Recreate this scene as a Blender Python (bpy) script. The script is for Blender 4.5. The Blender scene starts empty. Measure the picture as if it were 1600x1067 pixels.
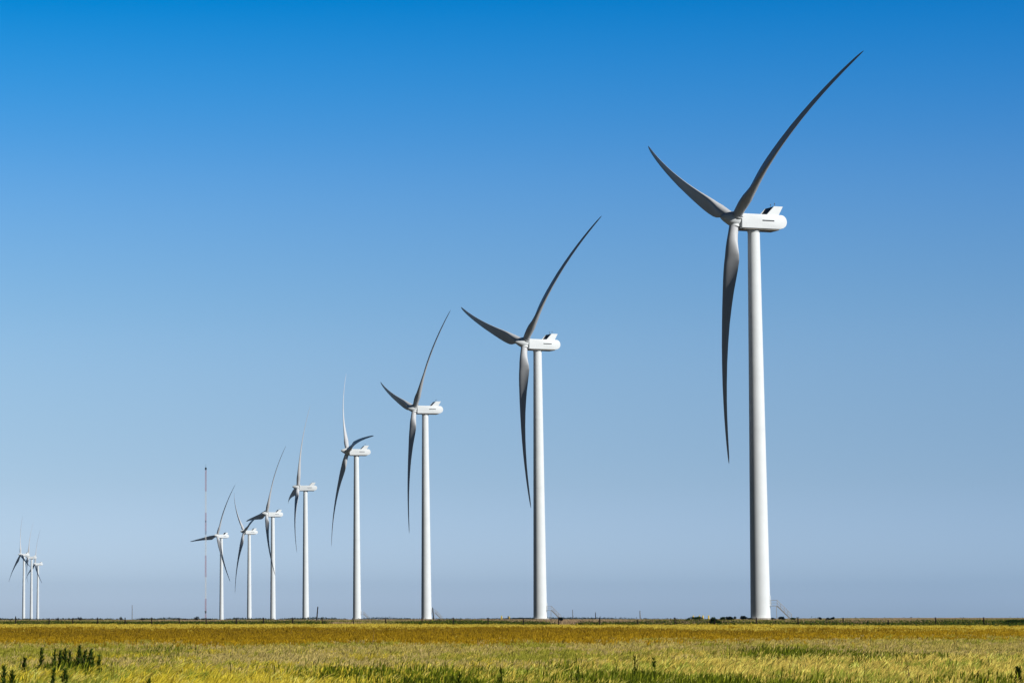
import bpy, bmesh, math
import numpy as np
from mathutils import Matrix, Vector, Euler

scene = bpy.context.scene
C = scene.collection
R = math.radians

# ------------------------------------------------------------------ camera
EYE = 2.05                      # eye height above the near field
FPX, PX, HY = 4411.0, 370.0, 967.5
PITCH = math.atan((HY - 533.5) / FPX)
cam = bpy.data.cameras.new('camera')
cam_o = bpy.data.objects.new('camera', cam)
C.objects.link(cam_o)
cam.sensor_width = 36.0
cam.lens = FPX / 1600 * 36.0
cam.shift_x = (800 - PX) / 1600
cam.clip_start = 0.5
cam.clip_end = 60000
cam_o.location = (0, 0, EYE)
cam_o.rotation_euler = (R(90) + PITCH, 0, 0)
scene.camera = cam_o

# ------------------------------------------------------------------ sun, sky, exposure
SUN_EL = R(32)
SUN_DIR = Vector((0.75 * math.cos(SUN_EL), -0.661 * math.cos(SUN_EL), math.sin(SUN_EL)))
sun = bpy.data.lights.new('sun', 'SUN')
sun.energy = 4.8
sun.angle = R(0.53)
sun.color = (1.0, 0.98, 0.94)
sun_o = bpy.data.objects.new('sun', sun)
C.objects.link(sun_o)
sun_o.rotation_euler = SUN_DIR.to_track_quat('Z', 'Y').to_euler()
sun_o.location = (60, -40, 60)

world = bpy.data.worlds.new('World')
scene.world = world
world.use_nodes = True
wn, wl = world.node_tree.nodes, world.node_tree.links
wn.clear()
w_out = wn.new('ShaderNodeOutputWorld')
w_bg = wn.new('ShaderNodeBackground')
w_bg.inputs['Strength'].default_value = 0.15
sky = wn.new('ShaderNodeTexSky')
sky.sky_type = 'NISHITA'
sky.sun_disc = False
sky.sun_elevation = SUN_EL
sky.sun_rotation = math.atan2(SUN_DIR.x, SUN_DIR.y)
sky.altitude = 900
sky.air_density = 1.0
sky.dust_density = 1.0
sky.ozone_density = 1.5
# the deep blue of this sky: the physical sky graded by height and by bearing
tc = wn.new('ShaderNodeTexCoord')
sep = wn.new('ShaderNodeSeparateXYZ')
wl.new(tc.outputs['Generated'], sep.inputs[0])
mr = wn.new('ShaderNodeMapRange')
mr.inputs['From Min'].default_value = 0.0
mr.inputs['From Max'].default_value = 0.5
wl.new(sep.outputs['Z'], mr.inputs['Value'])
ramp = wn.new('ShaderNodeValToRGB')
ramp.color_ramp.interpolation = 'CARDINAL'
SKY_STOPS = [(0.000, (0.64, 0.76, 1.10)), (0.020, (0.62, 0.74, 1.08)), (0.094, (0.495, 0.575, 0.755)), (0.206, (0.44, 0.57, 0.68)), (0.319, (0.235, 0.53, 0.74)), (0.429, (0.006, 0.445, 0.745)), (0.560, (0.0, 0.31, 0.6)), (1.000, (0.02, 0.07, 0.14))]  # last stops, overhead and out of view, darkened to cut ambient light
els = ramp.color_ramp.elements
for i, (p, c) in enumerate(SKY_STOPS):
    e = els[i] if i < 2 else els.new(p)
    e.position = p
    e.color = (*[v / 1.15 for v in c], 1)
wl.new(mr.outputs[0], ramp.inputs[0])
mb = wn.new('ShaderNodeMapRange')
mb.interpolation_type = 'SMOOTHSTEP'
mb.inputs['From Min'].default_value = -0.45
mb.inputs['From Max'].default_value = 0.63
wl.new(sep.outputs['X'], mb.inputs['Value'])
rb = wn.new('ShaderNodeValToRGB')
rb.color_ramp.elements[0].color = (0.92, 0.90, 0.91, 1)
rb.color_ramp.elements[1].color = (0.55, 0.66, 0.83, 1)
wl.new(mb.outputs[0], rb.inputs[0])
def wmul(a, b):
    m = wn.new('ShaderNodeMix'); m.data_type = 'RGBA'; m.blend_type = 'MULTIPLY'
    m.inputs['Factor'].default_value = 1.0
    wl.new(a, m.inputs[6]); wl.new(b, m.inputs[7])
    return m.outputs[2]
gain = wn.new('ShaderNodeVectorMath'); gain.operation = 'SCALE'
gain.inputs['Scale'].default_value = 1.41
wl.new(sky.outputs[0], gain.inputs[0])
col = wmul(gain.outputs[0], ramp.outputs[0])
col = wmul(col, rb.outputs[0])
# sky out of view, behind left, darkened to deepen the turbines' shaded sides
vd = wn.new('ShaderNodeVectorMath'); vd.operation = 'DOT_PRODUCT'
vd.inputs[1].default_value = (-0.64, -0.77, 0.0)
wl.new(tc.outputs['Generated'], vd.inputs[0])
my = wn.new('ShaderNodeMapRange'); my.interpolation_type = 'SMOOTHSTEP'
my.inputs['From Min'].default_value = -0.55; my.inputs['From Max'].default_value = 0.45
my.inputs['To Min'].default_value = 1.0; my.inputs['To Max'].default_value = 0.15
wl.new(vd.outputs['Value'], my.inputs['Value'])
col = wmul(col, my.outputs[0])
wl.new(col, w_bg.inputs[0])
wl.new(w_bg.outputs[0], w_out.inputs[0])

vs = scene.view_settings
vs.view_transform = 'Standard'
vs.look = 'None'
vs.gamma = 1.0
vs.exposure = 0.0
vs.use_curve_mapping = False
scene.cycles.max_bounces = 6

rng = np.random.default_rng(11)

# ------------------------------------------------------------------ helpers
def mat(name, color, rough=0.5, noise=0.0, nscale=1.0, bump=0.0, spec=0.5, metal=0.0):
    m = bpy.data.materials.new(name)
    m.use_nodes = True
    n, l = m.node_tree.nodes, m.node_tree.links
    b = n['Principled BSDF']
    b.inputs['Base Color'].default_value = (*color, 1)
    b.inputs['Roughness'].default_value = rough
    b.inputs['Specular IOR Level'].default_value = spec
    b.inputs['Metallic'].default_value = metal
    if noise or bump:
        t = n.new('ShaderNodeTexCoord')
        x = n.new('ShaderNodeTexNoise'); x.inputs['Scale'].default_value = nscale
        x.inputs['Detail'].default_value = 6
        l.new(t.outputs['Object'], x.inputs['Vector'])
        if noise:
            r = n.new('ShaderNodeValToRGB')
            r.color_ramp.elements[0].position = 0.3; r.color_ramp.elements[1].position = 0.7
            r.color_ramp.elements[0].color = (*[c * (1 - noise) for c in color], 1)
            r.color_ramp.elements[1].color = (*[min(1, c * (1 + noise * .5)) for c in color], 1)
            l.new(x.outputs[0], r.inputs[0]); l.new(r.outputs[0], b.inputs['Base Color'])
        if bump:
            bp = n.new('ShaderNodeBump'); bp.inputs['Strength'].default_value = bump
            l.new(x.outputs[0], bp.inputs['Height']); l.new(bp.outputs[0], b.inputs['Normal'])
    return m

def leaf_mat(name, trans=0.25, rough=0.9):
    m = bpy.data.materials.new(name); m.use_nodes = True
    n, l = m.node_tree.nodes, m.node_tree.links
    n.clear()
    o = n.new('ShaderNodeOutputMaterial'); a = n.new('ShaderNodeAttribute'); a.attribute_name = 'tint'
    d = n.new('ShaderNodeBsdfDiffuse'); t = n.new('ShaderNodeBsdfTranslucent'); mx = n.new('ShaderNodeMixShader')
    mx.inputs[0].default_value = trans
    l.new(a.outputs['Color'], d.inputs[0]); l.new(a.outputs['Color'], t.inputs[0])
    l.new(d.outputs[0], mx.inputs[1]); l.new(t.outputs[0], mx.inputs[2]); l.new(mx.outputs[0], o.inputs[0])
    return m

def tag(o, label=None, cat=None, group=None, kind=None):
    if label: o['label'] = label
    if cat: o['category'] = cat
    if group: o['group'] = group
    if kind: o['kind'] = kind
    return o

def empty(name, loc, label, cat, group=None, rz=0.0):
    o = bpy.data.objects.new(name, None); C.objects.link(o)
    o.empty_display_size = 1
    o.location = loc; o.rotation_euler = (0, 0, rz)
    return tag(o, label, cat, group)

def obj(name, bm, m, parent=None, smooth=True, matrix=None):
    bmesh.ops.recalc_face_normals(bm, faces=bm.faces)
    me = bpy.data.meshes.new(name); bm.to_mesh(me); bm.free()
    me.materials.append(m)
    if smooth:
        me.polygons.foreach_set('use_smooth', [True] * len(me.polygons))
        try: me.set_sharp_from_angle(angle=R(35))
        except Exception: pass
    o = bpy.data.objects.new(name, me); C.objects.link(o)
    if parent: o.parent = parent
    if matrix is not None: o.matrix_local = matrix
    return o

def box(bm, c, s, rot=None, bevel=0.0):
    g = bmesh.ops.create_cube(bm, size=1)
    vs_ = g['verts']
    M = Matrix.Translation(c) @ (rot.to_4x4() if rot else Matrix()) @ Matrix.Diagonal((*s, 1))
    bmesh.ops.transform(bm, matrix=M, verts=vs_)
    if bevel:
        es = list({e for v in vs_ for e in v.link_edges})
        bmesh.ops.bevel(bm, geom=es, offset=bevel, segments=2, affect='EDGES', profile=0.5)

def bar(bm, a, b, r, n=6, r2=None, cap=True):
    a, b = Vector(a), Vector(b)
    d = b - a
    q = d.to_track_quat('Z', 'Y').to_matrix()
    r2 = r if r2 is None else r2
    A, B = [], []
    for i in range(n):
        t = 2 * math.pi * (i + .5) / n
        p = Vector((math.cos(t), math.sin(t), 0))
        A.append(bm.verts.new(a + q @ (p * r))); B.append(bm.verts.new(b + q @ (p * r2)))
    for i in range(n):
        j = (i + 1) % n
        bm.faces.new((A[i], A[j], B[j], B[i]))
    if cap:
        bm.faces.new(A[::-1]); bm.faces.new(B)

def lathe(bm, prof, n=32, axis='Z', cap=True):
    rings = []
    for (r, h) in prof:
        ring = []
        for i in range(n):
            t = 2 * math.pi * i / n
            if axis == 'Z': p = (r * math.cos(t), r * math.sin(t), h)
            else: p = (h, r * math.cos(t), r * math.sin(t))
            ring.append(bm.verts.new(p))
        rings.append(ring)
    for k in range(len(rings) - 1):
        for i in range(n):
            j = (i + 1) % n
            bm.faces.new((rings[k][i], rings[k][j], rings[k + 1][j], rings[k + 1][i]))
    if cap:
        bm.faces.new(rings[0][::-1]); bm.faces.new(rings[-1])

def prism(bm, poly, y0, y1):
    A = [bm.verts.new((x, y0, z)) for x, z in poly]
    B = [bm.verts.new((x, y1, z)) for x, z in poly]
    n = len(poly)
    bm.faces.new(A); bm.faces.new(B[::-1])
    for i in range(n):
        j = (i + 1) % n
        bm.faces.new((A[j], A[i], B[i], B[j]))

# ------------------------------------------------------------------ terrain
FY0, FM = 356.8, -1.04          # the fence line: Y = FY0 + FM * X
def fence_w(X, Y): return (Y - FM * X) / FY0
def sstep(x, a, b):
    t = np.clip((x - a) / (b - a), 0, 1); return t * t * (3 - 2 * t)
def ground(X, Y):
    X = np.asarray(X, float); Y = np.asarray(Y, float)
    w = fence_w(X, Y)
    z = np.interp(w, [0.2, 0.36, 0.6, 0.8, 1.0, 1.12, 1.3, 1.6, 2.2],
                  [-2.05, -1.75, -1.38, -1.10, -0.90, -0.62, -0.36, -0.20, -0.10])
    u = X / np.maximum(Y, 1)
    z = z - 0.12 * sstep(-u, -0.10, 0.05) * sstep(w, 1.0, 1.4)
    z = z + 0.36 * sstep(u, 0.14, 0.24) * sstep(Y, 480, 800)
    far = np.interp(Y, [1250, 1352, 1500, 1630, 1876, 2250, 2499, 3423, 3646, 3976, 6000, 50000],
                    [-0.1, -0.1, -2.0, -4.4, -10.5, -10.8, -6.6, -2.2, -1.0, -2.6, -4.0, -6.0])
    k = sstep(Y, 1150, 1350)
    z = z * (1 - k) + far * k
    wave = 0.05 * np.sin(X * 0.11 + Y * 0.021) * np.sin(Y * 0.067 - X * 0.03)
    return z + wave * (1 - sstep(Y, 420, 560)) + EYE

ys = np.concatenate([np.arange(-120, 40, 8.), np.arange(40, 700, 2.5), np.geomspace(700, 50000, 90)])
xs_half = np.concatenate([np.arange(0, 220, 4.), np.geomspace(220, 30000, 40)])
xs = np.concatenate([-xs_half[:0:-1], xs_half])
GX, GY = np.meshgrid(xs, ys)
GZ = ground(GX, GY)
nv = GX.size; nx, ny = len(xs), len(ys)
me = bpy.data.meshes.new('prairie_ground')
idx = np.arange(nv).reshape(ny, nx)
quads = np.stack([idx[:-1, :-1], idx[:-1, 1:], idx[1:, 1:], idx[1:, :-1]], -1).reshape(-1, 4)
me.vertices.add(nv); me.vertices.foreach_set('co', np.stack([GX, GY, GZ], -1).astype('f4').ravel())
me.loops.add(quads.size); me.loops.foreach_set('vertex_index', quads.astype('i4').ravel())
me.polygons.add(len(quads)); me.polygons.foreach_set('loop_start', np.arange(0, quads.size, 4, dtype='i4'))
me.polygons.foreach_set('use_smooth', np.ones(len(quads), bool))
me.update(calc_edges=True)
gm = bpy.data.materials.new('prairie_soil'); gm.use_nodes = True
n, l = gm.node_tree.nodes, gm.node_tree.links
b = n['Principled BSDF']; b.inputs['Roughness'].default_value = 1; b.inputs['Specular IOR Level'].default_value = 0
geo = n.new('ShaderNodeNewGeometry')
mp = n.new('ShaderNodeMapping'); mp.inputs['Scale'].default_value = (0.02, 0.05, 0.05)
l.new(geo.outputs['Position'], mp.inputs[0])
n1 = n.new('ShaderNodeTexNoise'); n1.inputs['Scale'].default_value = 1.0; n1.inputs['Detail'].default_value = 8
l.new(mp.outputs[0], n1.inputs['Vector'])
r1 = n.new('ShaderNodeValToRGB')
r1.color_ramp.elements[0].position = .36; r1.color_ramp.elements[0].color = (0.035, 0.045, 0.015, 1)
r1.color_ramp.elements[1].position = .60; r1.color_ramp.elements[1].color = (0.14, 0.105, 0.06, 1)
l.new(n1.outputs[0], r1.inputs[0])
n2 = n.new('ShaderNodeTexNoise'); n2.inputs['Scale'].default_value = 3.0; n2.inputs['Detail'].default_value = 6
l.new(geo.outputs['Position'], n2.inputs['Vector'])
r2 = n.new('ShaderNodeMix'); r2.data_type = 'RGBA'; r2.blend_type = 'MULTIPLY'; r2.inputs['Factor'].default_value = .5
l.new(r1.outputs[0], r2.inputs[6]); l.new(n2.outputs[0], r2.inputs[7])
l.new(r2.outputs[2], b.inputs['Base Color'])
bp = n.new('ShaderNodeBump'); bp.inputs['Strength'].default_value = .6; bp.inputs['Distance'].default_value = .2
l.new(n2.outputs[0], bp.inputs['Height']); l.new(bp.outputs[0], b.inputs['Normal'])
me.materials.append(gm)
g_o = bpy.data.objects.new('prairie_ground', me); C.objects.link(g_o)
g_o['kind'] = 'structure'

def at(px, Y):
    """world X of the photo column px at distance Y along the view"""
    return (px - PX) / FPX * Y * math.cos(PITCH)

# ------------------------------------------------------------------ wind turbines
M_WHITE = mat('white_turbine_paint', (0.78, 0.81, 0.81), .5, noise=.05, nscale=.35, spec=.2)
M_BLADE = mat('white_blade_gelcoat', (0.60, 0.61, 0.62), .5, noise=.06, nscale=.25, spec=.2)
M_DARK = mat('dark_radiator', (0.012, 0.014, 0.018), .6)
M_GREY = mat('grey_seal', (0.10, 0.10, 0.10), .6)
M_UNDER = mat('nacelle_underside', (0.30, 0.27, 0.22), .7, noise=.3, nscale=.8)
M_CONC = mat('pale_concrete', (0.50, 0.47, 0.42), .9, noise=.25, nscale=3, bump=.2)
M_GALV = mat('galvanised_steel', (0.42, 0.43, 0.44), .5, metal=.3)

HUBZ, TILT, OVER, BR, CONE, SWEEP = 79.76, R(6.28), 4.2, 49.66, 0.134, -1.67

def blade_bm(flex):
    bm = bmesh.new()
    st = [1.35, 2.2, 3.2, 4.6, 6.2, 7.8, 9.2, 11, 13, 15.5, 18.5, 22, 26, 30, 34, 37.5, 40.5, 43.3, 45.6, 47.3, 48.5, 49.2, BR]
    n = 28; rings = []
    for r in st:
        chord = np.interp(r, [1.35, 3, 5, 7.5, 9.5, 12, 16, 22, 30, 38, 44, 47.5, 49, BR],
                          [1.95, 1.95, 2.35, 3.35, 3.75, 3.6, 3.0, 2.3, 1.65, 1.15, .85, .62, .38, .08])
        tc_ = np.interp(r, [1.35, 3, 5, 7.5, 10, 14, 20, 30, BR], [1, 1, .78, .50, .37, .30, .25, .20, .16])
        k = float(sstep(r, 2.5, 8.5))           # circle -> aerofoil
        beta = R(np.interp(r, [0, 9, 15, 25, 38, 50], [24, 20, 14, 8, 4, 2]) + 2)
        cx = -CONE * r + flex * (r / 49) ** 2
        cy = SWEEP * (r / 49) ** 2
        sl = math.atan(-CONE + 2 * flex * r / 49 ** 2)
        ring = []
        for i in range(n):
            t = 2 * math.pi * i / n
            s = (1 - math.cos(t)) / 2             # 0 = leading edge
            yt = tc_ * 5 * (.2969 * math.sqrt(s) - .126 * s - .3516 * s * s + .2843 * s ** 3 - .1036 * s ** 4)
            camb = .05 * 4 * s * (1 - s)
            ya = (yt if t <= math.pi else -yt) * .5 * 2 * .5 + camb
            xa = s - .32
            xc = -math.cos(t) * .5; yc = math.sin(t) * .5
            X_ = (xc * (1 - k) + xa * k) * chord          # along chord, + = trailing
            Y_ = (yc * (1 - k) * 1.0 + ya * 2 * k) * chord if True else 0
            # chord direction: trailing edge = (+sin b, +cos b) in (downwind, Y)
            x = X_ * math.sin(beta) + Y_ * math.cos(beta)
            y = X_ * math.cos(beta) - Y_ * math.sin(beta)
            ring.append(bm.verts.new((cx + x, cy + y, r - x * sl)))
        rings.append(ring)
    for a, b_ in zip(rings, rings[1:]):
        for i in range(n):
            j = (i + 1) % n
            bm.faces.new((a[i], a[j], b_[j], b_[i]))
    bm.faces.new(rings[0][::-1]); bm.faces.new(rings[-1])
    return bm

def make_prototype():
    P = {}
    # tower
    bm = bmesh.new()
    H = 78.15
    prof = []
    for z in [-0.02, .18, .18, 14.5, 14.5, 14.62, 14.62, 38, 38, 38.1, 38.1, 58, 58, 58.08, 58.08, H - .35, H - .35, H]:
        r = 1.97 - (1.97 - 1.2) * max(0, z) / H
        prof.append([r, z])
    prof[0][0] = prof[1][0] = 2.12
    for i in (4, 5, 9, 8, 12, 13): prof[i][0] += .012
    prof[-1][0] = prof[-2][0] = 1.3
    lathe(bm, prof, 64)
    P['tower'] = (bm, M_WHITE)
    bm = bmesh.new(); lathe(bm, [(2.55, -.9), (2.55, .30), (2.45, .36), (1.9, .37)], 48)
    P['foundation'] = (bm, M_CONC)
    # nacelle: side outline extruded, edges rounded
    bm = bmesh.new()
    z0, z1 = 78.22, 81.25
    poly = [(-3.65, z0 + .12), (-3.65, z1), (5.35, z1)]
    for k in range(1, 9):
        a = R(90 - 90 * k / 8); poly.append((5.35 + 1.3 * math.cos(a), z1 - 1.35 + 1.35 * math.sin(a)))
    for k in range(1, 7):
        a = R(-70 * k / 6); poly.append((5.35 + 1.3 * math.cos(a), z0 + 1.3 + .35 + 1.35 * math.sin(a)))
    poly.append((5.1, z0 + .12))
    prism(bm, poly, -1.85, 1.85)
    es = [e for e in bm.edges if abs(e.verts[0].co.y - e.verts[1].co.y) < 1e-4]
    bmesh.ops.bevel(bm, geom=es, offset=.13, segments=3, affect='EDGES', profile=.6)
    P['nacelle'] = (bm, M_WHITE)
    bm = bmesh.new()   # belly tray
    box(bm, (.9, 0, z0 + .02), (8.0, 3.3, .22), bevel=.06)
    P['belly_tray'] = (bm, M_UNDER)
    bm = bmesh.new(); box(bm, (2.35, -1.865, 80.0), (2.7, .06, .24), bevel=.02)
    P['side_vent'] = (bm, M_DARK)
    bm = bmesh.new(); box(bm, (2.35, 1.865, 80.0), (2.7, .06, .24), bevel=.02)
    P['side_vent.001'] = (bm, M_DARK)
    # cooler on the roof: two swept fins and a dark radiator between them
    fin = [(2.0, z1 - .05), (3.75, z1 + 1.75), (5.75, z1 + 1.75), (4.75, z1 - .05)]
    for i, y in enumerate((-1.82, 1.70)):
        bm = bmesh.new(); prism(bm, fin, y, y + .12)
        P['cooler_fin' + ('' if i == 0 else '.001')] = (bm, M_WHITE)
    bm = bmesh.new()
    prism(bm, [(2.45, z1 + .02), (3.75, z1 + 1.72), (4.25, z1 + 1.72), (2.85, z1 + .02)], -1.69, 1.69)
    P['radiator'] = (bm, M_DARK)
    bm = bmesh.new()
    prism(bm, [(2.9, z1 + .02), (4.3, z1 + 1.62), (5.6, z1 + 1.62), (4.6, z1 + .02)], -1.66, 1.66)
    P['cooler_housing'] = (bm, M_WHITE)
    for i, y in enumerate((-.9, .7)):
        bm = bmesh.new()
        bar(bm, (4.4, y, z1 + 1.6), (4.4, y, z1 + 2.35), .035, 8)
        bar(bm, (4.4, y - .14, z1 + 2.35), (4.4, y + .14, z1 + 2.35), .05, 8)
        lathe_z = z1 + 2.38
        bar(bm, (4.4, y, lathe_z), (4.4, y, lathe_z + .16), .08, 10)
        P['wind_sensor' + ('' if i == 0 else '.001')] = (bm, M_GREY)
    return P

PROTO = {}
for k_, (bm_, m_) in make_prototype().items():
    nm = k_.split('.')[0]
    bmesh.ops.recalc_face_normals(bm_, faces=bm_.faces)
    me_ = bpy.data.meshes.new(nm); bm_.to_mesh(me_); bm_.free(); me_.materials.append(m_)
    me_.polygons.foreach_set('use_smooth', [True] * len(me_.polygons))
    me_.set_sharp_from_angle(angle=R(32))
    PROTO[k_] = (nm, me_)

def mesh_of(name, bm, m, ang=32):
    bmesh.ops.recalc_face_normals(bm, faces=bm.faces)
    me_ = bpy.data.meshes.new(name); bm.to_mesh(me_); bm.free(); me_.materials.append(m)
    me_.polygons.foreach_set('use_smooth', [True] * len(me_.polygons))
    me_.set_sharp_from_angle(angle=R(ang))
    return me_

# rotor head, in the rotor frame (+X downwind, blades along the local radials)
bm = bmesh.new()
prof = [(0.02, -3.45), (.22, -3.36), (.52, -3.0), (.86, -2.4), (1.18, -1.7), (1.45, -1.0), (1.62, -.2), (1.62, .55), (1.5, .95), (1.32, 1.02)]
lathe(bm, prof, 48, 'X')
ME_SPIN = mesh_of('spinner', bm, M_WHITE)
bm = bmesh.new(); lathe(bm, [(1.12, .9), (1.3, .95), (1.3, 1.35), (1.2, 1.4), (1.2, 2.1)], 40, 'X')
ME_DRUM = mesh_of('rotor_bearing', bm, M_WHITE)
bm = bmesh.new(); lathe(bm, [(1.14, .9), (1.14, 1.62), (1.10, 1.66)], 32)
ME_COLL = mesh_of('blade_collar', bm, M_WHITE)
bm = bmesh.new(); lathe(bm, [(1.00, 1.60), (1.05, 1.62), (1.05, 1.78), (1.00, 1.80)], 32)
ME_SEAL = mesh_of('root_seal', bm, M_GREY)

# stairs, running away from the tower along local +X, landing 2.75 m up
def stairs_parts(parent, ang):
    ex = 2.0
    root_bm = bmesh.new()
    zl = 2.75
    box(root_bm, (ex + .65, 0, zl - .05), (1.3, 1.15, .10), bevel=.01)
    o = obj('stair_landing', root_bm, M_GALV, parent, False, Matrix.Rotation(ang, 4, 'Z'))
    x0, x1 = ex + 1.3, ex + 1.3 + 2.75
    bm = bmesh.new()
    for y in (-.55, .55):
        d = Vector((x1 - x0, 0, -zl)); L = d.length
        box(bm, ((x0 + x1) / 2, y, zl / 2 - .06), (L, .05, .24), Matrix.Rotation(math.atan2(zl, x1 - x0), 3, 'Y'))
    obj('stringer', bm, M_GALV, o, False)
    bm = bmesh.new()
    for i in range(1, 14):
        t = i / 14
        box(bm, (x0 + (x1 - x0) * t, 0, zl * (1 - t)), (.25, 1.04, .04))
    obj('stair_treads', bm, M_GALV, o, False)
    for y in (-.57, .57):
        bm = bmesh.new()
        bar(bm, (ex, y, zl + 1.1), (x0, y, zl + 1.1), .042)
        bar(bm, (ex, y, zl + .55), (x0, y, zl + .55), .025)
        bar(bm, (x0, y, zl + 1.1), (x1, y, 1.05), .042)
        bar(bm, (x0, y, zl + .55), (x1, y, .5), .025)
        for t in (0, .25, .5, .75, 1):
            xx = x0 + (x1 - x0) * t; zz = zl * (1 - t)
            bar(bm, (xx, y, zz), (xx, y, zz + 1.08), .035)
        bar(bm, (ex + .1, y, zl), (ex + .1, y, zl + 1.1), .028)
        obj('handrail', bm, M_GALV, o)
    bm = bmesh.new()
    for y in (-.5, .5):
        bar(bm, (x0 - .15, y, -.1), (x0 - .15, y, zl - .05), .04)
    obj('support_leg', bm, M_GALV, o)
    bm = bmesh.new(); box(bm, (1.96, 0, zl + 1.02), (.10, .85, 2.05), bevel=.02)
    obj('tower_door', bm, M_WHITE, o, False)

def turbine(label, X, Y, z, yaw, az, flex, stairs=None, s=1.0):
    t = empty('wind_turbine', (X, Y, z + EYE), label, 'wind turbine', 'white wind turbines lined up across the prairie', R(yaw))
    for k_, (nm, me_) in PROTO.items():
        o = bpy.data.objects.new(nm, me_); C.objects.link(o)
        if nm in ('tower', 'foundation', 'nacelle'):
            o.parent = t
            if nm == 'nacelle': nac = o
        else:
            o.parent = nac
    RM = Matrix.Translation((-OVER * math.cos(TILT), 0, HUBZ + OVER * math.sin(TILT))) @ Matrix.Rotation(TILT, 4, 'Y')
    sp = bpy.data.objects.new('spinner', ME_SPIN); C.objects.link(sp); sp.parent = t; sp.matrix_local = RM
    dr = bpy.data.objects.new('rotor_bearing', ME_DRUM); C.objects.link(dr); dr.parent = t; dr.matrix_local = RM
    bme = mesh_of('blade', blade_bm(flex), M_BLADE, 50)
    for k in range(3):
        M = RM @ Matrix.Rotation(-R(az) + k * 2 * math.pi / 3, 4, 'X')
        o = bpy.data.objects.new('blade', bme); C.objects.link(o); o.parent = t; o.matrix_local = M
        for nm, me_ in (('blade_collar', ME_COLL), ('root_seal', ME_SEAL)):
            c = bpy.data.objects.new(nm, me_); C.objects.link(c); c.parent = o
    if stairs is not None:
        stairs_parts(t, R(stairs - yaw))
    return t

turbine('largest and nearest wind turbine, at the right, with a stair at its tower foot', 104.41, 565.4, 0, 19.48, -54.96, 8.01, stairs=-14)
turbine('second largest wind turbine, just right of the middle, blades posed like the nearest one', 87.8, 820.7, 0, 22.2, 313.6, 7.9, stairs=-16)
turbine('third turbine from the right, its short blade pointing up and left, beside a dark pole', 72.0, 1076.7, -.1, 13.8, 315.5, 5.7, stairs=-14)
turbine('white turbine with one blade bent right over its nacelle, fourth from the right', 57.3, 1352., -.1, 9.9, 277.1, 7.6, stairs=-14)
turbine('fifth turbine from the right, rotor nearly edge-on with a short dark blade down left', 39.6, 1630., -4.4, 4.8, 341.0, 6.6)
turbine('turbine whose broad dark blade reaches left to its neighbour, sixth from the right', 23.9, 1876., -10.5, 17.1, 335.6, 7.9)
turbine('distant turbine between two others with one blade leaning up and left, seventh from the right', 9.9, 2250., -10.8, 19.2, 290.8, 7.3)
turbine('distant turbine just right of the red and white mast, one blade level to the left', -13.5, 2499., -6.6, 30.6, 336.5, 7.4)
turbine('leftmost of the three tiny turbines at the far left, tallest of that cluster', -257.3, 3423., -2.2, 21.1, 13.3, 6.3)
turbine('middle one of the three tiny turbines clustered at the far left', -264.2, 3646., -.6, 7.6, 350.1, 7.4)
turbine('rightmost and lowest of the three tiny turbines at the far left', -279.0, 3976., -2.6, 20.2, 358.3, 7.6)

# ------------------------------------------------------------------ met mast
M_RED = mat('faded_red_paint', (0.42, 0.11, 0.12), .6, noise=.15, nscale=.6)
M_MWH = mat('mast_white_paint', (0.72, 0.72, 0.70), .6, noise=.1, nscale=.6)
MY = 1126.
mx_, mz_ = at(321.3, MY), float(ground(at(321.3, MY), MY))
mast = empty('lattice_mast', (mx_, MY, mz_), 'tall thin red and white banded lattice mast behind the fence, left of the turbine row', 'mast')
MH, NS = 59.6, 7
fw = .30
legs = [(fw * math.cos(a), fw * math.sin(a)) for a in (R(90), R(210), R(330))]
for s in range(NS):
    bm = bmesh.new(); z0, z1 = MH * s / NS, MH * (s + 1) / NS
    for x, y in legs: bar(bm, (x, y, z0), (x, y, z1), .042, 6)
    nb = 14
    for k in range(nb):
        a0, a1 = z0 + (z1 - z0) * k / nb, z0 + (z1 - z0) * (k + 1) / nb
        for i in range(3):
            p, q = legs[i], legs[(i + 1) % 3]
            if k % 2: p, q = q, p
            bar(bm, (*p, a0), (*q, a1), .022, 4, cap=False)
            bar(bm, (*legs[i], a0), (*legs[(i + 1) % 3], a0), .02, 4, cap=False)
    o = obj('mast_section', bm, M_RED if s % 2 == 0 else M_MWH, mast)
    o['label'] = 'faded red lattice section' if s % 2 == 0 else 'white lattice section'
bm = bmesh.new(); bar(bm, (0, 0, MH), (0, 0, MH + .9), .38, 10); bar(bm, (0, 0, MH + .9), (0, 0, MH + 2.2), .05, 6)
obj('beacon', bm, M_DARK, mast)
bm = bmesh.new(); box(bm, (0, -.1, MH * .655), (.6, .4, .4), bevel=.05); obj('instrument_box', bm, M_GREY, mast)
bm = bmesh.new(); box(bm, (0, -.1, 3.2), (.7, .5, .9), bevel=.05); obj('instrument_box', bm, M_GREY, mast)

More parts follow.
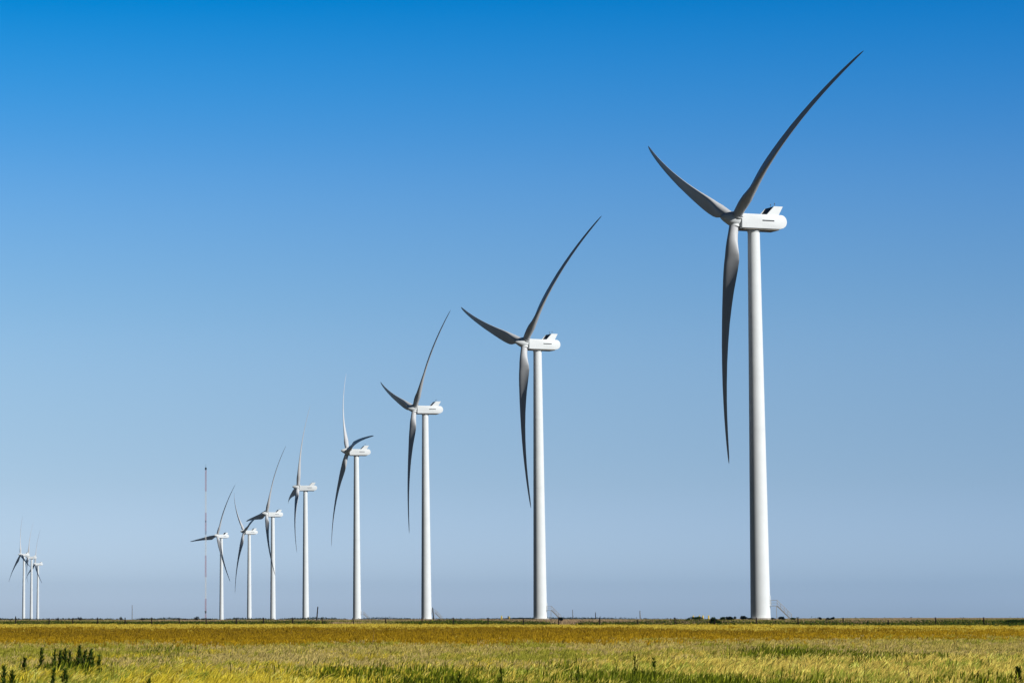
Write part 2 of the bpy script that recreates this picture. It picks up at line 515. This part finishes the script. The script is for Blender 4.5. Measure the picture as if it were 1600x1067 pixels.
# ------------------------------------------------------------------ far poles
M_WOOD = mat('weathered_dark_wood', (0.028, 0.018, 0.013), .95, noise=.4, nscale=4, bump=.3, spec=.1)
M_PGREY = mat('weathered_grey_pole', (0.20, 0.20, 0.21), .8, noise=.2, nscale=2)
for px, ytop, Y, rad, lean, m_, lab in [
    (206.5, 945, 900, .11, 0.0, M_PGREY, 'thin grey pole alone on the horizon between the far turbine cluster and the mast'),
    (494.6, 947, 520, .11, .09, M_WOOD, 'dark wooden pole leaning slightly right, between the fourth and fifth turbines'),
    (677.6, 948.5, 560, .11, -.07, M_WOOD, 'dark pole leaning left right beside the third turbine tower'),
    (895.2, 952, 900, .12, -.02, M_PGREY, 'pale grey pole just right of the second largest turbine'),
    (930.6, 956, 700, .10, 0.0, M_WOOD, 'short dark pole in the open right of the second largest turbine'),
    (1000.5, 953.5, 700, .13, -.03, M_PGREY, 'grey pole standing alone left of the yellow bollards'),
    (794.0, 961.5, 760, .12, 0.0, M_WOOD, 'short dark post rising behind the low mound left of the second largest turbine')]:
    X = at(px, Y); z = float(ground(X, Y))
    top = EYE + (HY - ytop) / FPX * Y
    h = top - z
    e = empty('wooden_pole', (X, Y, z - .1), lab, 'pole', 'poles on the horizon')
    bm = bmesh.new(); bar(bm, (0, 0, 0), (lean * h, 0, h), rad * 1.15, 10, rad * .85)
    obj('shaft', bm, m_, e)
    bm = bmesh.new(); bar(bm, (lean * h, 0, h), (lean * h, 0, h + .06), rad * .98, 10, rad * .7)
    obj('cap', bm, M_GREY, e)

# ------------------------------------------------------------------ yellow bollards
M_YEL = mat('yellow_paint', (0.85, 0.58, 0.0), .6, noise=.1, nscale=3)
for px, ytop, Y, lab in [
    (1083.3, 961.3, 545, 'leftmost yellow bollard behind the dark bush, left of the nearest turbine'),
    (1092.8, 961.0, 540, 'second yellow bollard from the left, beside the nearest turbine, rising from a dark bush'),
    (1098.4, 961.0, 548, 'third yellow bollard from the left, at the right end of the dark bush'),
    (1107.3, 961.0, 545, 'rightmost yellow bollard, standing clear of the bushes left of the nearest turbine'),
    (783.8, 961.8, 800, 'far yellow bollard at the left end of the low mound'),
    (795.8, 962.8, 800, 'small far yellow bollard on the low mound beside the dark post')]:
    X = at(px, Y); z = float(ground(X, Y)); h = EYE + (HY - ytop) / FPX * Y - z
    e = empty('bollard', (X, Y, z), lab, 'bollard', 'yellow safety bollards')
    bm = bmesh.new(); r_ = .12 if Y < 600 else .17
    lathe(bm, [(r_, -.2), (r_, h - .06), (r_ * .8, h - .02), (r_ * .3, h)], 14)
    obj('post', bm, M_YEL, e)
    bm = bmesh.new(); lathe(bm, [(r_ * 1.5, -.02), (r_ * 1.5, .06), (r_, .08)], 14)
    obj('footing', bm, M_CONC, e)

# ------------------------------------------------------------------ wire fence
fence = empty('wire_fence', (0, FY0, float(ground(0, FY0))), 'long wire fence on dark wooden posts running along the far edge of the field', 'fence')
posts_px = [-31, -12, 24, 77, 113.6, 152.6, 195.6, 236.8, 280, 322, 369.5, 411.6, 457.6, 505.6, 553.6, 604, 660, 708.5, 763, 818,
            873, 936.8, 996, 1055, 1116.3, 1181.6, 1247.2, 1316.5, 1388, 1462, 1536.5, 1615, 1695, 1780]
leans = {505.6: -.2, 553.6: -.16, 604: -.15, 660: -.05, 1316.5: .05, 457.6: -.04}
tops = {24: 962.5, 77: 965, 1116.3: 968, 996: 969, 1388: 969}
prev = None; wires = [bmesh.new() for _ in range(3)]
inv = fence.location
for px in posts_px:
    u = (px - PX) / FPX * math.cos(PITCH)
    Y = FY0 / (1 - FM * u); X = u * Y
    z = float(ground(X, Y))
    ytop = tops.get(px, 964.3 + rng.uniform(-.5, .6))
    h = min(1.6, max(.9, EYE + (HY - ytop) / FPX * Y - z))
    ln = leans.get(px, rng.uniform(-.03, .03))
    rad = .07 if px > 500 else .08
    bm = bmesh.new()
    bar(bm, (0, 0, -.2), (ln * h, 0, h), rad * 1.05, 9, rad * .9)
    o = obj('post', bm, M_WOOD, fence, True, Matrix.Translation(Vector((X, Y, z)) - inv))
    cur = [Vector((X + ln * hh, Y, z + hh)) - inv for hh in (.35, .65, .95)]
    if prev:
        for bmw, a, b_ in zip(wires, prev, cur): bar(bmw, a, b_, .0035, 4, cap=False)
    prev = cur
for bmw in wires: obj('wire', bmw, M_GALV, fence)

# ------------------------------------------------------------------ fast mesh builder for leaves and blades
def quick_mesh(name, V, F4, tint, m, F3=None):
    me_ = bpy.data.meshes.new(name)
    me_.vertices.add(len(V)); me_.vertices.foreach_set('co', V.astype('f4').ravel())
    loops = F4.ravel(); starts = np.arange(0, F4.size, 4)
    if F3 is not None:
        starts = np.concatenate([starts, F4.size + np.arange(0, F3.size, 3)])
        loops = np.concatenate([loops, F3.ravel()])
    me_.loops.add(len(loops)); me_.loops.foreach_set('vertex_index', loops.astype('i4'))
    me_.polygons.add(len(starts)); me_.polygons.foreach_set('loop_start', starts.astype('i4'))
    me_.update(calc_edges=True)
    a = me_.color_attributes.new('tint', 'FLOAT_COLOR', 'POINT')
    a.data.foreach_set('color', np.concatenate([tint, np.ones((len(tint), 1))], 1).astype('f4').ravel())
    me_.materials.append(m)
    return me_

M_GRASS = leaf_mat('dry_grass_blade', .30)
M_LEAF = leaf_mat('leaf', .2)

def vnoise(X, Y, sx, sy, seed):
    r = np.random.default_rng(seed); T = r.random((256, 256))
    x, y = X / sx + 1000, Y / sy + 1000
    xi, yi = np.floor(x).astype(int), np.floor(y).astype(int)
    fx, fy = x - xi, y - yi; fx = fx * fx * (3 - 2 * fx); fy = fy * fy * (3 - 2 * fy)
    g = lambda a, b_: T[a % 256, b_ % 256]
    return (g(xi, yi) * (1 - fx) + g(xi + 1, yi) * fx) * (1 - fy) + (g(xi, yi + 1) * (1 - fx) + g(xi + 1, yi + 1) * fx) * fy
def fnoise(X, Y, sx, sy, seed):
    return .55 * vnoise(X, Y, sx, sy, seed) + .3 * vnoise(X, Y, sx / 2.3, sy / 2.3, seed + 1) + .15 * vnoise(X, Y, sx / 5, sy / 5, seed + 2)

def grass_mesh(name, X, Y, h, wid, lean, base, tip, head=None, headw=None):
    """one curved, tapering blade per point: five joints up the stem"""
    N = len(X)
    Z = ground(X, Y) - .02
    ang = rng.uniform(-.7, .7, N)                       # facing
    dx, dy = np.cos(ang) * wid / 2, np.sin(ang) * wid / 2
    la = rng.normal(0.15, .8, N)                        # bearing of the lean, mostly downwind (+X)
    lx, ly = np.cos(la) * lean * h, np.sin(la) * lean * h
    ts = np.array([0, .4, .7, .86, 1.0])
    ws = np.array([1, .85, .6, .9, .12])
    V = np.empty((N, 10, 3)); T = np.empty((N, 10, 3))
    hw = np.ones(N) if headw is None else headw
    for k, (t, w_) in enumerate(zip(ts, ws)):
        b2 = t ** 2.2
        ww = w_ * (hw if k == 3 else 1)
        cx, cy, cz = X + lx * b2, Y + ly * b2, Z + h * (t - .18 * lean * b2)
        for s_, off in ((0, -1), (1, 1)):
            V[:, 2 * k + s_, 0] = cx + off * dx * ww
            V[:, 2 * k + s_, 1] = cy + off * dy * ww
            V[:, 2 * k + s_, 2] = cz
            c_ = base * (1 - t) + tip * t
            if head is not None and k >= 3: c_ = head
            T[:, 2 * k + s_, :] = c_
    i0 = (np.arange(N) * 10)[:, None, None]
    q = np.array([[0, 1, 3, 2], [2, 3, 5, 4], [4, 5, 7, 6], [6, 7, 9, 8]])[None]
    F = (i0 + q).reshape(-1, 4)
    return quick_mesh(name, V.reshape(-1, 3), F, T.reshape(-1, 3), M_GRASS)

def scatter(n, d0, d1, mleft=8, mright=8):
    D = rng.uniform(d0, d1, n)
    t = rng.random(n)
    X = (-.092 * D - mleft) + t * (.375 * D + mleft + mright)
    return X, D

def screen_y(X, Y, h): return HY - FPX * (ground(X, Y) + h - EYE) / Y

def pick(cond, a, b_): return np.where(cond[:, None], a, b_)
def jitter(c, n, amt):
    c = np.broadcast_to(np.asarray(c, float), (n, 3))
    v = rng.normal(1, amt, (n, 1)); hue = rng.normal(0, amt * .25, (n, 1))
    return np.clip(c * v * (1 + np.concatenate([hue, 0 * hue, -hue], 1)), .005, .95)

# species colours
STRAW = np.array([.72, .54, .115]); YELG = np.array([.68, .53, .045]); YEL = np.array([.70, .53, .065]); OCH = np.array([.35, .215, .010]); TAN = np.array([.58, .46, .115])
OLV = np.array([.38, .35, .045]); GRN = np.array([.13, .20, .012]); DGR = np.array([.035, .065, .008]); MAU = np.array([.58, .44, .17])

def field(n, d0, d1, h0, wk, seed, name, label, want):
    X, Y = scatter(n, d0, d1)
    w = fence_w(X, Y)
    hh = h0 * (1 + .25 * (fnoise(X, Y, 6, 9, seed) - .5) * 2) * rng.uniform(.75, 1.2, len(X))
    band = screen_y(X, Y, h0) + 9 * (fnoise(X, Y, 7, 16, seed + 5) - .5) - .004 * (X / Y * FPX) * 0
    patch = fnoise(X, Y, 5, 10, seed + 9)
    patch2 = fnoise(X, Y, 2.2, 5, seed + 13)
    return X, Y, w, hh, band, patch, patch2

# ---- main grass sheet, near to fence
def build_grass():
    nt, per = 80000, 15
    TX, TY = scatter(nt, 58, 360)
    X = np.repeat(TX, per) + rng.normal(0, .045, nt * per) * np.repeat(TY, per) / 90
    Y = np.repeat(TY, per) + rng.normal(0, .10, nt * per)
    n = nt * per
    tv = np.repeat(rng.normal(0, 1, nt), per); tr = np.repeat(rng.random(nt), per)
    tl = np.repeat(rng.normal(0, 1, nt), per); th_ = np.repeat(rng.uniform(.65, 1.12, nt), per)
    w = fence_w(X, Y)
    keep = w < 1.0 + .04 * rng.random(n)
    X, Y, w, tv, tr, tl, th_ = [q_[keep] for q_ in (X, Y, w, tv, tr, tl, th_)]; n = len(X)
    band = screen_y(X, Y, .45)
    band = band + np.interp(band, [970, 985, 1010, 1060], [1.5, 4, 10, 14]) * (fnoise(X, Y, 6, 14, 3) - .5) * 2
    band = band + (.7 * tv + .5 * rng.normal(0, 1, n)) * np.interp(band, [970, 985, 1010, 1060], [.8, 2.2, 4, 6])
    p = fnoise(X, Y, 5, 11, 7); p2 = fnoise(X, Y, 1.8, 4, 21)
    px = PX + FPX * X / Y / math.cos(PITCH)
    fine = np.clip((fnoise(X, Y, 1.3, 2.6, 91) - .5) * 2.4 + .5, 0, 1)
    r = np.clip(.35 * tr + .65 * fine, 0, 1)
    T1 = np.interp(px, [0, 800, 1300, 1600], [981.5, 980.5, 982, 984]); T2 = np.interp(px, [0, 800, 1300, 1600], [1001, 998, 995, 990])
    T3 = np.interp(px, [0, 500, 900, 1250, 1600], [1037, 1040, 1034, 1026, 1022])
    col = np.empty((n, 3)); base = np.empty((n, 3)); h = np.full(n, .45); lean = np.full(n, .4)
    b0 = band < T1; b1 = (band >= T1) & (band < T2); b2 = (band >= T2) & (band < 1014)
    b3 = (band >= 1014) & (band < T3); b4 = band >= T3
    sx = np.clip((px - 300) / 900 + (p - .5), 0, 1)[:, None]
    near = YELG * (1 - sx) + STRAW * sx
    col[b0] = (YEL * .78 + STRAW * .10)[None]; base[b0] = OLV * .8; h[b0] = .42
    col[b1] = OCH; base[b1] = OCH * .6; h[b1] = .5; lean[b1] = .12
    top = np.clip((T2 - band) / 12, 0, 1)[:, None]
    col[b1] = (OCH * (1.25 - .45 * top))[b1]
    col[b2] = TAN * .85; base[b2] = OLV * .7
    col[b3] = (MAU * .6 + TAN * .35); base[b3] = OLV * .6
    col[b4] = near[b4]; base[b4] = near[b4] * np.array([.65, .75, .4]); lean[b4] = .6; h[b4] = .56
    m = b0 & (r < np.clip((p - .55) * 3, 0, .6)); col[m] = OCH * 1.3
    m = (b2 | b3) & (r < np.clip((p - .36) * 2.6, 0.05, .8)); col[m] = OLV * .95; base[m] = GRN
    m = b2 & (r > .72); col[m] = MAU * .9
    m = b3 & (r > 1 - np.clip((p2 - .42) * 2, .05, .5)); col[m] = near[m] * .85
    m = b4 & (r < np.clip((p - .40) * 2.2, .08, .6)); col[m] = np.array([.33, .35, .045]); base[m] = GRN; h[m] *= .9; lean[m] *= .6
    m = b4 & (tr > .90); col[m] = STRAW * 1.2; h[m] *= 1.18; lean[m] += .25
    h = h * (1 + .5 * (p2 - .5)) * rng.uniform(.7, 1.08, n) * th_
    amt = np.interp(Y, [60, 300], [.15, .11])
    v = (rng.normal(0, .65, n) + .8 * tl) * amt + 1
    col = np.clip(col * v[:, None], .01, .9); base = np.clip(base * v[:, None], .005, .9)
    wid = np.interp(Y, [55, 130, 345], [.0095, .016, .040]) * rng.uniform(.6, 1.5, n)
    lean = np.clip(lean * .8 + rng.normal(0, .12, n) + .14 * tv, 0, 1.0)
    head = np.clip(col * 1.18, 0, .9)
    hw = rng.uniform(1.0, 2.2, n)
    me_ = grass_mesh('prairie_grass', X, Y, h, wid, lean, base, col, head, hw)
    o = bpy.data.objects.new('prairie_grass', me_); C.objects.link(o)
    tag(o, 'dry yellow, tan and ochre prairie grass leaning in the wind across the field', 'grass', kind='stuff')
build_grass()

# ---- short dry grass on the plain past the fence
def build_far_grass():
    n = 160000
    t = rng.random(n); Y = 270 * (1250 / 270) ** t
    X = (-.10 + .39 * rng.random(n)) * Y
    w = fence_w(X, Y); k = (w > 1.03); X, Y = X[k], Y[k]; n = len(X)
    p = fnoise(X, Y, 14, 40, 31)
    col = pick(p > .5, np.array([.50, .34, .19]), np.array([.30, .26, .07])); col = np.clip(col * rng.normal(1, .15, (n, 1)), .01, .9)
    me_ = grass_mesh('dry_pasture_grass', X, Y, rng.uniform(.1, .28, n), Y * .00032, rng.uniform(.1, .5, n), col * .7, col)
    o = bpy.data.objects.new('dry_pasture_grass', me_); C.objects.link(o)
    tag(o, 'short pinkish tan pasture grass on the plain beyond the fence', 'grass', kind='stuff')
build_far_grass()

# ---- leafy weeds
def leaf_cloud(P, size, tint, squash=.8, up=0.0):
    """small kite-shaped leaves at points P"""
    N = len(P)
    a = rng.uniform(0, 2 * np.pi, N); el = rng.uniform(-.2 + up, 1.3, N)
    d = np.stack([np.cos(a) * np.cos(el), np.sin(a) * np.cos(el), np.sin(el)], 1)
    s = np.stack([-np.sin(a), np.cos(a), np.zeros(N)], 1)
    s = s + rng.normal(0, .3, (N, 3))
    L = size[:, None]
    V = np.stack([P, P + d * L * .5 + s * L * .22 * squash, P + d * L, P + d * L * .5 - s * L * .22 * squash], 1)
    T = np.repeat(tint[:, None, :], 4, 1)
    F = (np.arange(N) * 4)[:, None] + np.arange(4)[None]
    return V.reshape(-1, 3), F, T.reshape(-1, 3)

def build_weed_band():
    n = 150000
    u = -.10 + .39 * rng.random(n)
    sr = sstep(u, .0, .16)
    w = 1.0 - .035 * sr + rng.random(n) * (.09 + .10 * sr)
    Y = w * FY0 / (1 - FM * u); X = u * Y
    p = fnoise(X, Y, 9, 14, 41)
    px = PX + FPX * u / math.cos(PITCH)
    gap = np.exp(-((px - 560) / 60) ** 2) * .5 + np.exp(-((px - 60) / 45) ** 2) * .25 + np.exp(-((px - 880) / 25) ** 2) * .2
    k = p > .30 + gap
    X, Y, p, w, sr = X[k], Y[k], p[k], w[k], sr[k]; n = len(X)
    hmax = (.16 + .45 * (p - .30)) * np.where(w < 1.0, 1.25, 1.0)
    z = ground(X, Y) + rng.random(n) ** .7 * hmax * 1.5
    col = pick(rng.random(n) < .25, OLV * .6, DGR * 1.15); col = np.clip(col * rng.normal(1, .3, (n, 1)), .004, .9)
    V, F, T = leaf_cloud(np.stack([X, Y, z], 1), rng.uniform(.10, .24, n), col)
    o = bpy.data.objects.new('green_weeds', quick_mesh('green_weeds', V, F, T, M_LEAF)); C.objects.link(o)
    tag(o, 'dark green ground weeds along the foot of the wire fence', 'weeds', kind='stuff')
build_weed_band()

def build_green_patches():
    """upright green weeds standing among the dry grass"""
    n = 620000
    X, Y = scatter(n, 56, 150)
    b_ = screen_y(X, Y, .45)
    px = PX + FPX * (X / Y) / math.cos(PITCH)
    p = fnoise(X, Y, 2.6, 5, 61)
    dens = np.zeros(n)
    def blob(cx, cy, sx, sy, a): return a * np.exp(-((px - cx) / sx) ** 2 - ((b_ - cy) / sy) ** 2)
    for c in [(105, 1034, 40, 8, 1.2), (540, 1049, 70, 7, .7), (720, 1072, 100, 11, 1.6), (1000, 1070, 170, 12, 1.8), (860, 1072, 70, 10, 1.5),
              (1240, 1019, 90, 5, .9), (1400, 1023, 80, 5, .8), (1420, 1072, 130, 10, .9), (1200, 1072, 90, 9, 1.2), (690, 1052, 60, 8, .3), (1540, 1068, 50, 10, .4),
              (20, 1072, 25, 8, .5), (880, 1042, 40, 6, .35), (1560, 1022, 40, 6, .3), (250, 1016, 60, 5, .2)]:
        dens += blob(*c)
    dens *= np.where(b_ > 1045, .62, .42)
    k = rng.random(n) < dens * np.clip((p - .30) * 5.0, 0, 1)
    X, Y, p = X[k], Y[k], p[k]; n = len(X)
    h = (.40 + .60 * np.clip(p - .35, 0, .5)) * rng.uniform(.6, 1.25, n)
    col = pick(rng.random(n) < .35, np.array([.26, .28, .02]), np.array([.09, .12, .008])); col = np.clip(col * rng.normal(1, .25, (n, 1)), .005, .9)
    me_ = grass_mesh('green_weed_stems', X, Y, h, rng.uniform(.018, .038, n), rng.uniform(0, .35, n), col * .5, col, col, rng.uniform(.8, 1.3, n))
    o = bpy.data.objects.new('green_weed_stems', me_); C.objects.link(o)
    tag(o, 'bright green broadleaf weeds growing up through the near yellow grass', 'weeds', kind='stuff')
build_green_patches()

# ---- single weeds one can pick out
def weed(px, ytop, ybase_d, label, dark=True, thick=1.0, lean=.05, dry=False, group=None):
    slim = not dry and px > 200 and px < 1500
    if slim: thick *= .38
    elif px < 30: thick *= .7
    Y = ybase_d; X = at(px, Y); z = float(ground(X, Y))
    h = EYE + (HY - ytop) / FPX * Y - z
    e = empty('weed_plant', (X, Y, z), label, 'plant', group)
    bm = bmesh.new()
    bar(bm, (0, 0, -.05), (lean * h * .4, 0, h * .5), .014 * thick, 6, .011 * thick); bar(bm, (lean * h * .4, 0, h * .5), (lean * h, 0, h), .011 * thick, 6, .003)
    obj('stem', bm, M_STEM_DRY if dry else M_STEM, e)
    N = 40 if dry else int(210 * thick ** .8)
    t = rng.random(N) ** .8
    rad = (.035 if dry else .075 * thick) * (1.25 - t) * (1 + .6 * np.sin(t * 9 + px))
    a = rng.uniform(0, 6.28, N); rr = rng.random(N) ** .5 * rad
    P = np.stack([rr * np.cos(a) + lean * h * t, rr * np.sin(a), t * h * .93], 1)
    c = np.array([.20, .13, .05]) if dry else (np.array([.085, .12, .01]) if slim else np.array([.05, .085, .010]))
    col = np.clip(c * rng.normal(1, .45, (N, 1)), .004, .9)
    V, F, T = leaf_cloud(P, rng.uniform(.08, .24, N) * (.4 if dry else 1) * (1.15 - .5 * t), col, .5, .9)
    o = bpy.data.objects.new('leaves', quick_mesh('leaves', V, F, T, M_LEAF)); C.objects.link(o); o.parent = e
M_STEM = mat('green_stem', (.05, .08, .02), .8, noise=.3, nscale=8)
M_STEM_DRY = mat('dry_stem', (.16, .10, .05), .9, noise=.3, nscale=8)
G = 'tall weeds standing above the grass'
for a in [
    (6, 1037, 70, 'leftmost tall weed, rising from the bottom edge at the left corner', True, .9, .02),
    (19.5, 1045, 68, 'leafy weed second from the left corner, cut by the bottom edge', True, 1.3, 0),
    (36, 1027, 90, 'low weed at the left end of the dark green weed row', True, .9, .1),
    (62.5, 1010, 92, 'tall narrow dark weed, first tall one in the weed row at left', True, .9, .06),
    (79, 1042, 68, 'thin dark weed under the gap of the weed row at left', True, .7, .1),
    (84, 1012, 93, 'thin faint weed in the weed row, between two dark clumps', True, .7, .05),
    (93, 1014, 91, 'bushy dark weed in the middle of the weed row at left', True, 1.4, .05),
    (100.5, 1010, 92, 'tall dark weed right of the middle of the weed row', True, 1.0, .04),
    (108, 1016, 93, 'short dark weed between the two tallest clumps of the weed row', True, .8, .03),
    (122, 1007, 93, 'broadest and tallest dark weed of the row at left', True, 1.9, .06),
    (129, 1014, 92, 'dark weed leaning against the broadest weed of the row', True, 1.4, .1),
    (140, 1012, 93, 'broad dark weed near the right end of the weed row', True, 1.6, .05),
    (154.5, 1022, 93, 'last thin weed at the right end of the dark row', True, .7, .02),
    (102, 1044, 76, 'small dark weed tuft below the weed row at left', True, 1.1, .0),
    (233, 1059, 68, 'small dark spike at the bottom edge, left quarter of the field', True, .9, 0),
    (716, 1045, 69, 'slender dark weed below the second largest turbine', True, .9, .04),
    (780, 1043, 69, 'tall green weed below and left of the second largest turbine', True, 1.0, .05),
    (900, 1040, 70, 'tall thin green weed right of centre in the near yellow grass', True, .9, .05),
    (992, 1018, 76, 'tall single green stalk in the yellow grass left of the nearest turbine', True, .7, -.02),
    (1022, 1024, 74, 'green stalk just right of the tallest single stalk', True, .9, -.02),
    (1588, 1040, 72, 'green weed close to the bottom right corner', True, 1.3, .02)]:
    weed(*a, group=G)
weed(1418.5, 1029, 74, 'tall dry brown stalk in the yellow grass at lower right', True, .9, -.03, True, G)
weed(581, 983, 150, 'bent dry stalk standing in the ochre grass below the third turbine', True, 1.0, .12, True, G)
weed(746, 995, 140, 'small forked dry weed at the lower edge of the ochre grass band', True, 1.3, .02, True, G)
weed(670, 1010, 110, 'tiny dark seed head left of the second largest turbine in tan grass', True, .8, .0, True, G)

# ------------------------------------------------------------------ bushes
def bush(px, ytop, wpx, Y, label, kind='dark', group=None):
    X = at(px, Y); z = float(ground(X, Y))
    h = max(.35, EYE + (HY - ytop + (0 if kind == 'bare' else .5)) / FPX * Y - z); rad = wpx / 2 / FPX * Y
    e = empty('bare_shrub' if kind == 'bare' else 'bush', (X, Y, z), label, 'bush', group)
    bm = bmesh.new()
    nb = 26 if kind == 'bare' else 9
    for i in range(nb):
        a = rng.uniform(0, 6.28); q = rng.uniform(.2, .95)
        tip = (rad * q * math.cos(a), rad * q * math.sin(a), h * rng.uniform(.55, 1.0) * (1 - .35 * q))
        mid = (tip[0] * .45, tip[1] * .45, tip[2] * .55)
        r0 = .02 * Y / 400
        bar(bm, (0, 0, -.05), mid, r0 * 1.4, 4, r0, cap=False); bar(bm, mid, tip, r0, 4, r0 * .5, cap=False)
    obj('branches', bm, M_WOOD, e)
    lumps = rng.integers(5, 9); N = {'dark': 2600, 'green': 2600, 'bare': 260}[kind]
    Ps = []
    for i in range(lumps):
        a = rng.uniform(0, 6.28); q = rng.random() ** .5 * .7
        lr = rng.uniform(.3, .5)
        c = np.array([q * np.cos(a) * rad, q * np.sin(a) * rad, h * rng.uniform(.35, .78) * (1 - .25 * q)])
        v = rng.normal(0, 1, (N // lumps, 3)); v /= np.linalg.norm(v, axis=1)[:, None]
        v *= rng.random((len(v), 1)) ** .4
        Ps.append(c + v * np.array([rad * lr, rad * lr, h * .30]))
    P = np.concatenate(Ps); P = P[P[:, 2] > -.02]; N = len(P)
    c = {'dark': np.array([.010, .018, .006]), 'green': DGR, 'bare': np.array([.05, .05, .03])}[kind]
    col = np.clip(c * rng.normal(1, .35, (N, 1)), .003, .9)
    V, F, T = leaf_cloud(P, rng.uniform(.6, 1.4, N) * np.clip(h, .5, 1.3) * .17, col)
    o = bpy.data.objects.new('leaves', quick_mesh('leaves', V, F, T, M_LEAF)); C.objects.link(o); o.parent = e
BG = 'low bushes along the fence and turbine bases'
for a in [
    (1076, 964.8, 7, 470, 'small dark bush at the left end of the bush row by the yellow bollards'),
    (1088, 962.9, 25, 480, 'rounded green bush in front of the yellow bollards', 'green'),
    (1117, 964.0, 17, 318, 'largest bush, tall dark green, rooted at the fence left of the nearest turbine', 'green'),
    (1132, 963.2, 17, 470, 'green bush just right of the largest bush', 'green'),
    (1138.5, 962.8, 8, 480, 'dark narrow bush in the middle of the bush row left of the nearest tower'),
    (1145, 963.0, 13, 500, 'black-looking bush, third before the nearest tower'),
    (1161, 962.2, 14, 500, 'spiky dark bush nearest to the foot of the nearest tower'),
    (1172, 965.2, 10, 520, 'very low dark bush touching the left side of the nearest tower'),
    (1208, 965, 9, 545, 'low bush in the shade under the stair landing of the nearest turbine'),
    (1221.5, 963.5, 11, 520, 'dark rounded bush under the stair of the nearest turbine'),
    (1240, 964.8, 10, 480, 'green bush just past the foot of the stair', 'green'),
    (1281.5, 964.2, 5, 480, 'tiny dark bush, left of a pair right of the nearest turbine'),
    (1293, 965.0, 7, 480, 'left half of the dark bush pair right of the nearest turbine'),
    (1300, 963.8, 8, 480, 'peaked right half of the dark bush pair right of the nearest turbine'),
    (1588, 966.0, 44, 300, 'wide green bush thicket at the fence by the right edge', 'green'),
    (803, 964.6, 46, 700, 'long low dark mound of brush left of the second largest turbine'),
    (770, 966.2, 22, 700, 'flat brush patch at the left foot of the long dark mound'),
    (829, 966.0, 18, 740, 'low brush touching the left side of the second largest tower'),
    (875, 964.3, 9, 420, 'small dark bush at the stair foot of the second largest turbine'),
    (894, 965.8, 12, 760, 'faint low brush under the pale grey pole'),
    (636, 965.9, 8, 700, 'tiny brush between the third and fourth turbines'),
    (306, 961.8, 13, 640, 'larger bare shrub left of the banded mast', 'bare'),
    (318, 964.6, 9, 640, 'small bare shrub touching the left of the banded mast', 'bare'),
    (328, 965.0, 9, 640, 'small bare shrub touching the right of the banded mast', 'bare'),
    (290, 965.2, 14, 680, 'low wispy shrub left of the larger bare shrub', 'bare'),
    (222, 963.9, 12, 640, 'wispy shrub right of the lone thin grey pole', 'bare'),
    (189, 962.8, 9, 640, 'bare twiggy shrub left of the lone thin grey pole', 'bare'),
    (124.5, 962.5, 9, 640, 'bare twiggy shrub between the tiny turbines and the lone pole', 'bare'),
    (91, 964.0, 7, 600, 'small shrub just right of the three tiny turbines', 'bare'),
    (16, 965.6, 10, 640, 'thin shrub on the horizon at the left edge', 'bare')]:
    bush(*a[:5], kind=a[5] if len(a) > 5 else 'dark', group=BG)

# ---- far-off line of brush along the horizon
def far_brush():
    n = 26000
    u = -.10 + .39 * rng.random(n)
    Y = rng.uniform(1000, 1180, n); X = u * Y
    p = vnoise(X, Y * 0, 14, 10, 77) * .6 + vnoise(X, Y * 0, 5, 10, 78) * .4
    px = PX + FPX * u
    k = (p > .40) & ((px < 1060) | (rng.random(n) < .15)); X, Y, p = X[k], Y[k], p[k]; n = len(X)
    z = ground(X, Y) + rng.random(n) * (p - .34) * 1.5
    col = np.clip(np.array([.035, .045, .03]) * rng.normal(1, .3, (n, 1)), .003, .9)
    V, F, T = leaf_cloud(np.stack([X, Y, z], 1), rng.uniform(.3, .8, n), col)
    o = bpy.data.objects.new('distant_brush', quick_mesh('distant_brush', V, F, T, M_LEAF)); C.objects.link(o)
    tag(o, 'thin dark line of distant brush on the horizon', 'brush', kind='stuff')
far_brush()

# ------------------------------------------------------------------ haze
bm = bmesh.new()
box(bm, (200, 5400, 60 + EYE), (5200, 12000, 170))
hm = bpy.data.materials.new('haze'); hm.use_nodes = True
hn, hl = hm.node_tree.nodes, hm.node_tree.links
hn.clear()
ho = hn.new('ShaderNodeOutputMaterial'); hv = hn.new('ShaderNodeVolumePrincipled')
hv.inputs['Color'].default_value = (0.30, 0.62, 1.0, 1)
hv.inputs['Density'].default_value = 0.00004
hv.inputs['Anisotropy'].default_value = 0.2
hl.new(hv.outputs[0], ho.inputs['Volume'])
hz = obj('haze', bm, hm, None, False)
hz['kind'] = 'stuff'
